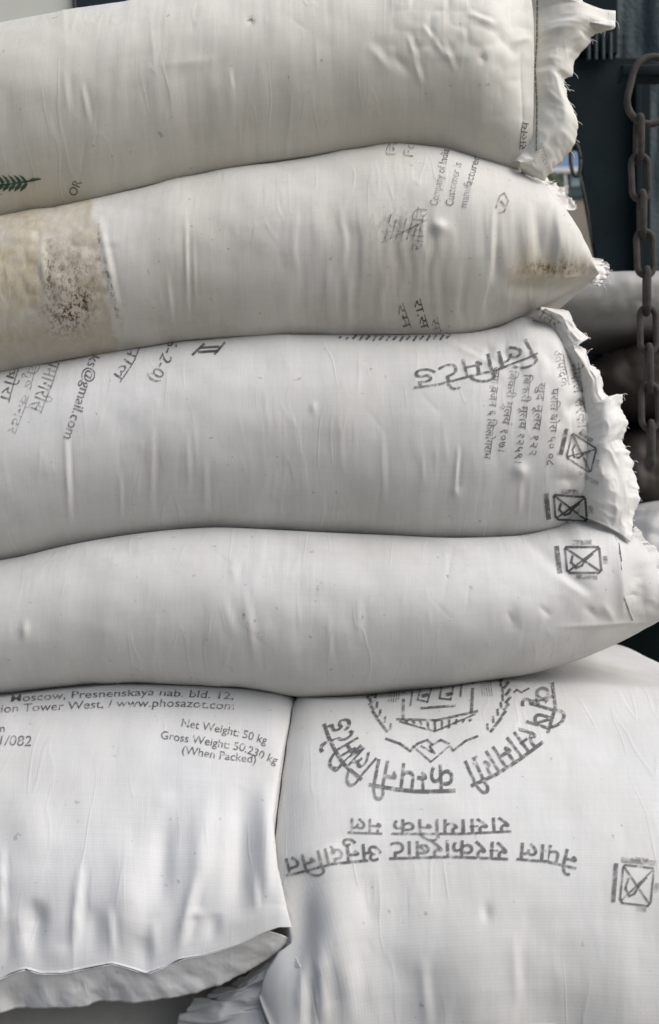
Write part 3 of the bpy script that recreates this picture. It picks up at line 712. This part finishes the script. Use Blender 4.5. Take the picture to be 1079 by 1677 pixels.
strokes('s6', [([(866, 1128), (854, 1134), (846, 1130), (842, 1134)], 3)], 'ink')

def hook_sign(key, c, u, w, lw=3.2, mat='ink', bar=True):
    """Boxed 'use no hooks' mark: rounded box, crossed hook, side bar and words."""
    box = quad(c, u, w, [(-.5, -.42), (-.46, -.5), (.46, -.5), (.5, -.42), (.5, .40), (.42, .5), (-.42, .5), (-.5, .40)])
    ls = [(box, lw, True), (quad(c, u, w, [(-.46, -.44), (.46, .44)]), lw*.9), (quad(c, u, w, [(.46, -.44), (-.46, .44)]), lw*.9),
          (quad(c, u, w, [(-.30, -.15), (-.36, .1), (-.22, .3), (-.05, .22), (.05, .02), (.28, -.22)]), lw*1.1)]
    strokes(key, ls, mat)
    if bar: strokes(key, [(quad(c, u, w, [(-.74, -.48), (-.72, .48)]), lw*2.2)], 'ink_soft' if mat == 'ink_soft' else 'ink')
    strokes(key, [(quad(c, u, w, [(-.22+.13*i, -.68), (-.14+.13*i, -.68)]), lw*2.2) for i in range(4)], 'ink_soft')
    strokes(key, [(quad(c, u, w, [(.64, -.1), (.64, .1)]), lw*2.2)], 'ink_soft')
hook_sign('s6', (1043, 1450), (50, 6), (-6, 62), 3.2)
strokes('s6', [([(1020, 1408), (1072, 1414)], 9)], 'ink_soft')
strokes('s6', [([(1044, 1488), (1056, 1490)], 8)], 'ink_soft')
hook_sign('s4', (955, 917), (56, 0), (4, 42), 3.6, 'ink_bold')
strokes('s4', [([(946, 944), (976, 946)], 7)], 'ink_soft')
E3 = ('s3', 'loose_end121', 'lower_corner123')
hook_sign(E3, (934, 832), (52, 4), (3, 40), 3.6, 'ink_bold')
hook_sign(E3, (952, 742), (40, 26), (-10, 40), 3.0, 'ink')
strokes(E3, [([(948, 774), (978, 792)], 7)], 'ink_soft')

# ---- sack lower left
text('s5', 'Moscow, Presnenskaya nab. bld. 12,', [(18, 1150), (120, 1144), (250, 1139), (382, 1146)], 17, 'ink', .004, slant=.15)
text('s5', 'tion Tower West, / www.phosazot.com', [(-8, 1168), (100, 1163), (200, 1158), (300, 1158), (383, 1163)], 19, 'ink', .004, slant=.15)
text('s5', 'Net Weight: 50 kg', [(297, 1190), (360, 1200), (400, 1209), (436, 1219)], 19, 'ink', .004)
text('s5', 'Gross Weight: 50.230 kg', [(263, 1210), (330, 1219), (395, 1230), (452, 1252)], 19, 'ink', .004)
text('s5', '(When Packed)', [(298, 1234), (350, 1242), (419, 1250)], 19, 'ink', .004)
text('s5', '081/082', [(-30, 1219), (10, 1221), (51, 1222)], 24, 'ink', .004, slant=.15)
text('s5', 'from', [(-30, 1198), (-12, 1199), (8, 1199)], 18, 'ink', .004)

# ---- third sack, left: lines running down the cloth
text('s3', 'info.ks@gmail.com', [(160, 540), (140, 610), (120, 670), (104, 716)], 24, 'ink', .004)
text('s3', 'सामागर@ीस'.replace('@', ''), [(82, 575), (68, 620), (48, 670)], 34, 'ink')
text('s3', 'िकृष केनदर', [(48, 590), (34, 650), (12, 708)], 22, 'ink_soft')
text('s3', 'बोरा', [(16, 600), (8, 625), (0, 655)], 26, 'ink')
text('s3', 'नेपाल', [(222, 540), (206, 585), (184, 617)], 27, 'ink')
text('s3', '(46-2-0)', [(285, 530), (268, 575), (244, 621)], 27, 'ink', .004)
strokes('s3', [([(316, 581), (334, 564)], 4), ([(328, 570), (358, 568)], 4), ([(326, 577), (356, 575)], 4), ([(352, 580), (368, 562)], 4)], 'ink_bold', 'printed_emblem')
# ---- third sack, right
text('s3', 'िलिमटेड', [(868, 552), (820, 575), (760, 588), (720, 600), (674, 606)][::1], 50, 'ink', .0)
strokes('s3', [([(556+i*11, 557-.05*(i-8)**2+(i % 2)*2), (561+i*11, 552-.05*(i-8)**2)], 3.4) for i in range(17)] + [([(640+i*9, 545), (644+i*9, 541)], 3) for i in range(9)], 'ink')
cols = [((908, 635), (900, 762), 'परित बोरा ५० ०८'), ((887, 625), (871, 745), 'खुद मूलय १२२'), ((863, 612), (847, 757), 'िबकरी मूलय १२५९।'), ((840, 605), (820, 738), 'िबकरी मूलय १०७।'), ((812, 600), (796, 751), 'जमा वजन ६ िकलोगराम')]
for a, b, q in cols:
    text(E3, q, [(a[0]-5, a[1]), ((a[0]+b[0])/2-4, (a[1]+b[1])/2), (b[0]-5, b[1])], 18, 'ink', .006)
text(E3, 'उतपादक', [(906, 574), (912, 605), (918, 634)], 24, 'ink_soft', .012)
text(E3, 'नेपाल सरकार', [(932, 596), (940, 650), (948, 712)], 26, 'ink_soft', .012)
text(E3, 'ितर', [(880, 520), (896, 530), (912, 540)], 22, 'ink_soft')

# ---- second sack
text('s2', 'Company of India', [(716, 338), (724, 300), (736, 246)], 19, 'ink', .004)
text('s2', 'Customer is', [(742, 338), (746, 310), (756, 268)], 19, 'ink', .004)
text('s2', 'manufactured', [(764, 341), (772, 305), (786, 258)], 19, 'ink', .004)
text('s2', 'िन', [(649, 258), (651, 232)], 20, 'ink_soft'); text('s2', 'Fo', [(676, 258), (680, 232)], 24, 'ink_soft', .004)
text('s2', 'रम', [(648, 500), (662, 540)][::1], 20, 'ink_bold'); text('s2', 'रा.स', [(676, 492), (690, 540)], 20, 'ink_bold'); text('s2', 'सा', [(704, 522), (712, 552)], 20, 'ink_soft')
strokes('s2', [([(630+i*9, 392), (640+i*9, 352+(i % 3)*7)], 2.5) for i in range(7)] + [([(624, 398), (700, 360)], 2)], 'ink_soft')
text('s2', 'सिमित', [(690, 412), (700, 340)], 26, 'ink_soft')
strokes('s2', [([(812, 340), (818, 322), (826, 316), (832, 330), (826, 346), (816, 350)], 3), ([(820, 330), (828, 340)], 4)], 'ink_soft')

# ---- top sack
leaf = []
for k in range(7):
    x = 46 - k*9.5; leaf += [[(x, 298), (x-7, 290), (x-15, 286), (x-9, 294), (x-5, 301)], [(x, 300), (x-4, 308), (x-13, 314), (x-12, 307), (x-6, 301)]]
strokes('s1', [([(66, 293), (40, 298), (-20, 306)], 2.5)], 'green', 'printed_wheat_ear', leaf + [[(66, 292), (54, 291), (44, 297), (54, 297)]])
text('s1', 'OR', [(124, 322), (134, 298)], 20, 'ink', .004)
text('s1', 'सलय', [(861, 246), (862, 225), (866, 200)], 17, 'ink_bold')
text('loose_end101', 'नेपाल', [(878, 238), (884, 256), (892, 272)], 16, 'ink_soft')

# ------------------------------------------------------------------ lower layer, neighbours at the right
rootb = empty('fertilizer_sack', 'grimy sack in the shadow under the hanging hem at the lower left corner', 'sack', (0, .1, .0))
def simple_sack(key, root, mat, X0, X1, y0, y1, z0, z1, seed, feats=(), b=.1, nu=150):
    u = np.linspace(0, 1, nu); X = X0 + (X1-X0)*u
    e = np.clip(1-np.abs(2*u-1)**5, 0, 1)**.6
    zm = (z0+z1)/2; h = (z1-z0)/2*np.maximum(e, .02); w = (y1-y0)/2*(.8+.2*e); ym = (y0+y1)/2
    a = np.linspace(0, 2*np.pi, 160, endpoint=False)
    ca, sa = np.cos(a), np.sin(a)
    Y = ym + w[:, None]*(np.sign(ca)*np.abs(ca)**.6)[None]; Z = zm + h[:, None]*(np.sign(sa)*np.abs(sa)**.75)[None]
    V = np.stack([np.broadcast_to(X[:, None], Y.shape), Y, Z], -1)
    return finish_sack(key, root, V, mat, list(feats), seed, 0)
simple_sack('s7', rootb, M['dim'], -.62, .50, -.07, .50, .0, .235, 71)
M['dark_sack'] = woven('woven_shade_tone', (.060, .050, .042), 9.0, .5)  # shade of the recess is put into this dark brown base colour
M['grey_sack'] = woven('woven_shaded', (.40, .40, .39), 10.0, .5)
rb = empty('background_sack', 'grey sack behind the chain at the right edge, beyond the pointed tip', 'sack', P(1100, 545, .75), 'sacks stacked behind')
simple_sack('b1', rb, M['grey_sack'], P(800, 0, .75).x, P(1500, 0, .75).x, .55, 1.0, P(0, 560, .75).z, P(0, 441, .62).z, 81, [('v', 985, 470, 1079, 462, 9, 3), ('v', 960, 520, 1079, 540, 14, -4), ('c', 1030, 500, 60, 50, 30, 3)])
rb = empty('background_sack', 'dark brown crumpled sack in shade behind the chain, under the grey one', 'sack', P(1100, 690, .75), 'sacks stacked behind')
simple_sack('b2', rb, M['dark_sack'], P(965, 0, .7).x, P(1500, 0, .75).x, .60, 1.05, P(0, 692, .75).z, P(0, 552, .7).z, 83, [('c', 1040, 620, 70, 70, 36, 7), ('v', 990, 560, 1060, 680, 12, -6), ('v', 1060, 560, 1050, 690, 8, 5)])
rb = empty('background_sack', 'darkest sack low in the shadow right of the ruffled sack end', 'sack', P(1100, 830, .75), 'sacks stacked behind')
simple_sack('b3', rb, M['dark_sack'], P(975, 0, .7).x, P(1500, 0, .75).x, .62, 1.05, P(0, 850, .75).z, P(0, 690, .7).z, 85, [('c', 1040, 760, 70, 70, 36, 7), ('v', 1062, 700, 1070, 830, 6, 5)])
rb = empty('background_sack', 'pale sack at the right edge behind the soft end of the plain sack', 'sack', P(1150, 1000, .5), 'sacks stacked behind')
simple_sack('b4', rb, M['s6'], P(1010, 0, .5).x, P(1600, 0, .5).x, .40, .9, P(0, 1030, .5).z, P(0, 812, .46).z, 87, [('c', 1060, 860, 40, 50, 26, 3)])

# ------------------------------------------------------------------ steel side, tarpaulin, chain, what shows past them
def box(bm, a, b):
    x0, y0, z0 = a; x1, y1, z1 = b
    v = [bm.verts.new(p) for p in ((x0, y0, z0), (x1, y0, z0), (x1, y1, z0), (x0, y1, z0), (x0, y0, z1), (x1, y0, z1), (x1, y1, z1), (x0, y1, z1))]
    for f in ((0, 3, 2, 1), (4, 5, 6, 7), (0, 1, 5, 4), (1, 2, 6, 5), (2, 3, 7, 6), (3, 0, 4, 7)): bm.faces.new([v[i] for i in f])
def bevel(bm, w, n=2): bmesh.ops.bevel(bm, geom=bm.edges[:], offset=w, segments=n, profile=.6, affect='EDGES')
M['navy'] = rough_mat('dark_painted_steel', (.0035, .010, .0125), (.008, .017, .020), 9, .7, 0, .3, .002, .12)
M['teal'] = rough_mat('blue_green_tarpaulin', (.016, .036, .045), (.024, .048, .057), 14, .6, 0, .5, .006)
M['rust'] = rough_mat('weathered_chain_steel', (.075, .067, .062), (.034, .031, .030), 55, .8, .1, .8, .0015, .3)
M['black'] = rough_mat('black_rubber', (.012, .013, .015), (.02, .02, .022), 30, .6)
M['wall'] = rough_mat('pale_cab_paint', (.62, .63, .57), (.57, .58, .52), 5, .6, 0, .1)
M['glass'] = rough_mat('dark_window_glass', (.012, .018, .022), (.02, .028, .033), 3, .12, 0, .02)
M['floor'] = rough_mat('worn_steel_floor', (.11, .10, .09), (.06, .055, .05), 12, .7)

bm = bmesh.new(); bmesh.ops.create_grid(bm, x_segments=1, y_segments=1, size=2.2)
fl = bm_obj('floor', bm, M['floor']); fl.location = (0, 1.0, -.004); fl['kind'] = 'structure'

pan = empty('steel_side_panel', 'dark blue-black painted steel panel upright behind the chain', 'panel', P(1000, 440, 1.2))
def panel(name, pts, Y, t, mat, root):
    bm = bmesh.new(); fr = [bm.verts.new(P(x, y, Y)) for x, y in pts]; f = bm.faces.new(fr)
    r = bmesh.ops.extrude_face_region(bm, geom=[f]); bmesh.ops.translate(bm, verts=[e for e in r['geom'] if isinstance(e, bmesh.types.BMVert)], vec=(0, t, 0))
    bmesh.ops.recalc_face_normals(bm, faces=bm.faces[:])
    o = bm_obj(name, bm, mat, root, smooth=False)
    b = o.modifiers.new('edges', 'BEVEL'); b.width = .003; b.segments = 2
    return o
panel('plate', [(905, 90), (1066, 95), (1066, 900), (1010, 900), (975, 420), (954, 300), (950, 244), (905, 236)], 1.10, .02, M['navy'], pan)
panel('shade_backdrop', [(500, 455), (1700, 455), (1700, 1500), (500, 1500)], 1.125, .02, M['navy'], pan)  # added dark sheet, stands in for the shade behind the lower gaps
panel('edge_flange', [(1040, 100), (1050, 100), (1056, 900), (1046, 900)], 1.07, .028, M['navy'], pan)
panel('top_rail', [(925, -60), (1012, -60), (1012, 88), (932, 88)], 1.09, .03, M['navy'], pan)
for i in range(4):
    panel('vent_bar', [(962+i*12, 52), (967+i*12, 52), (967+i*12, 98), (962+i*12, 98)], 1.075, .012, M['teal'], pan)
# tarpaulin with soft vertical waves
n1, n2 = 60, 60
A = P(1004, -80, 1.25); B = P(1300, 470, 1.25)
W = np.zeros((n1, n2, 3)); uu = np.linspace(0, 1, n1)[:, None]; vv = np.linspace(0, 1, n2)[None]
W[..., 0] = A.x + (B.x-A.x)*uu; W[..., 2] = A.z + (B.z-A.z)*vv
W[..., 1] = 1.25 + .02*fbm(uu*6, vv*1.5+uu, 3, 3)
ii = np.arange(n1*n2).reshape(n1, n2)
tp = link('tarpaulin', mesh_from('tarpaulin', W.reshape(-1, 3), np.stack([ii[:-1, :-1], ii[1:, :-1], ii[1:, 1:], ii[:-1, 1:]], -1).reshape(-1, 4).tolist()), M['teal'])
md = tp.modifiers.new('thickness', 'SOLIDIFY'); md.thickness = .002
tag(tp, 'blue-green tarpaulin in the top right corner behind the steel panel', 'tarpaulin')

# chain
CY = .34
ch = empty('hanging_chain', 'heavy rusty steel chain hanging at the right edge in front of the dark panel', 'chain', P(1050, 110, CY))
def link_mesh(L, Wd, r):
    bm = bmesh.new(); path = []
    R = Wd/2 - r; s = L/2 - r - R
    for k in range(13): a = math.pi*k/12; path.append((R*math.cos(a), 0, s + R*math.sin(a)))
    for k in range(13): a = math.pi + math.pi*k/12; path.append((R*math.cos(a), 0, -s + R*math.sin(a)))
    rings = []; n = 8; N = len(path)
    for i in range(N):
        p = Vector(path[i]); d = (Vector(path[(i+1) % N]) - Vector(path[i-1])).normalized(); a = Vector((0, 1, 0)); b = d.cross(a)
        rings.append([bm.verts.new(p + (a*math.cos(2*math.pi*k/n)+b*math.sin(2*math.pi*k/n))*r) for k in range(n)])
    for i in range(N):
        for k in range(n): bm.faces.new((rings[i][k], rings[i][(k+1) % n], rings[(i+1) % N][(k+1) % n], rings[(i+1) % N][k]))
    bmesh.ops.recalc_face_normals(bm, faces=bm.faces[:])
    me = bpy.data.meshes.new('link'); bm.to_mesh(me); bm.free(); me.polygons.foreach_set('use_smooth', [True]*len(me.polygons)); me.materials.append(M['rust']); return me
px2m = (D+CY)/F
lm = link_mesh(84*px2m, 40*px2m, 5.4*px2m)
cpos = [(1046, 228, 90, 3), (1048, 291, 8, 2), (1051, 352, 84, 3), (1056, 415, 12, 2), (1059, 477, 80, 2), (1061, 540, 14, 1), (1062, 603, 84, 2), (1064, 666, 10, 1), (1066, 728, 80, 2)]
for x, y, rot, tilt in cpos:
    o = link('link', lm); o.parent = ch; o.location = P(x, y, CY) - ch.location
    o.rotation_euler = (0, math.radians(-tilt), math.radians(rot))
# large upper link, pulled open towards the right
lm2 = link_mesh(124*px2m, 84*px2m, 6*px2m)
o = link('link', lm2); o.parent = ch; o.location = P(1066, 148, CY) - ch.location; o.rotation_euler = (0, math.radians(14), math.radians(6))
bm = bmesh.new(); box(bm, P(1008, 140, CY+.05), P(1090, 104, CY+.02)); bmesh.ops.recalc_face_normals(bm, faces=bm.faces[:]); bevel(bm, .004)
bk = bm_obj('chain_bracket', bm, M['navy'], None, True); tag(bk, 'dark steel bracket holding the top of the chain', 'bracket')

# cable loop beside the panel
bm = bmesh.new()
loop = [P(942 + 8*math.cos(t)+1.5*math.sin(t), 262 + 27*math.sin(t), .95) for t in np.linspace(0, 2*math.pi, 30)]
tube(bm, loop, .0038, 8); cl = bm_obj('cable_loop', bm, M['black']); tag(cl, 'thin black cable loop at the left edge of the dark panel', 'cable')
bm = bmesh.new(); tube(bm, [P(950, 286, .95), P(956, 315, .95), P(962, 345, .95), P(965, 370, .95), P(970, 400, .95)], .0024, 8)
adopt(bm_obj('tail', bm, M['black']), cl)

# cab wall with a dark window, top left
wl = empty('cab_wall', 'pale painted wall with a dark round-cornered window behind the top sack', 'wall', P(0, 60, .9))
panel('wall_sheet', [(-500, -300), (560, -300), (560, 300), (-500, 300)], .92, .03, M['wall'], wl)
bm = bmesh.new(); pts = [(700, -200), (136, -200), (128, -196), (122, -180)] + [(122, 10), (123, 20), (128, 26), (136, 28), (700, 40)]
fr = [bm.verts.new(P(x, y, .912)) for x, y in pts]; f = bm.faces.new(fr); r = bmesh.ops.extrude_face_region(bm, geom=[f]); bmesh.ops.translate(bm, verts=[e for e in r['geom'] if isinstance(e, bmesh.types.BMVert)], vec=(0, .02, 0)); bmesh.ops.recalc_face_normals(bm, faces=bm.faces[:])
wn = bm_obj('window_pane', bm, M['glass'], wl, False)
bm = bmesh.new(); tube(bm, [P(x, y, .908) for x, y in pts], .004, 8); bm_obj('window_gasket', bm, M['black'], wl)

# outside, through the gap
YB = 5.0
M['render'] = rough_mat('dusty_plaster', (.34, .30, .24), (.24, .21, .17), 2, .9)
M['wpaint'] = rough_mat('white_window_paint', (.7, .72, .72), (.6, .62, .62), 3, .6)
M['tframe'] = rough_mat('dark_teal_paint', (.02, .05, .055), (.03, .06, .065), 3, .5)
M['pane'] = rough_mat('window_glass', (.25, .34, .36), (.32, .40, .42), 2, .1, 0, 0)
M['leaf'] = rough_mat('leaves', (.045, .075, .03), (.07, .10, .045), 9, .6)
M['bark'] = rough_mat('bark', (.10, .08, .06), (.06, .05, .04), 9, .9)
hb = empty('far_building', 'small plastered building with a teal window seen through the gap', 'building', (P(930, 300, YB).x, YB, 0))
panel('wall', [(905, 279), (1120, 276), (1120, 1100), (905, 1100)], YB, .3, M['render'], hb)
panel('roof_edge', [(899, 274), (1124, 271), (1124, 280), (899, 283)], YB-.06, .4, M['wpaint'], hb)
panel('window', [(928, 280), (966, 279), (966, 322), (930, 324)], YB-.02, .03, M['tframe'], hb)
panel('pane', [(934, 287), (949, 286), (949, 305), (935, 306)], YB-.028, .01, M['pane'], hb)
panel('pane', [(952, 286), (964, 286), (964, 305), (952, 305)], YB-.028, .01, M['pane'], hb)
panel('pipe', [(923, 277), (927, 277), (930, 318), (926, 318)], YB-.05, .03, M['wpaint'], hb)
# a shrub by the wall
tr = empty('small_tree', 'leafy tree top in front of the far building in the gap', 'tree', (P(905, 300, 4.2).x, 4.2, 0))
bm = bmesh.new(); random.seed(3); c0 = P(898, 306, 4.2)
for i in range(900):
    d = Vector((random.gauss(0, 1), random.gauss(0, 1), random.gauss(0, 1))).normalized()*random.random()**.4
    p = c0 + Vector((d.x*.075, d.y*.08, d.z*.075)); a = Vector((random.gauss(0, 1), random.gauss(0, 1), random.gauss(0, 1))).normalized()*.012; b = a.orthogonal().normalized()*.006
    bm.faces.new([bm.verts.new(p-a), bm.verts.new(p+b), bm.verts.new(p+a), bm.verts.new(p-b)])
bm_obj('crown', bm, M['leaf'], tr, False)
bm = bmesh.new(); tube(bm, [Vector((c0.x, 4.2, 0)), c0], .018, 8); bm_obj('trunk', bm, M['bark'], tr)
bm = bmesh.new(); bmesh.ops.create_grid(bm, x_segments=1, y_segments=1, size=400)
gd = bm_obj('ground', bm, rough_mat('dusty_ground', (.24, .20, .15), (.17, .15, .11), 1, .95)); gd.location = (0, 0, -.02); gd['kind'] = 'structure'
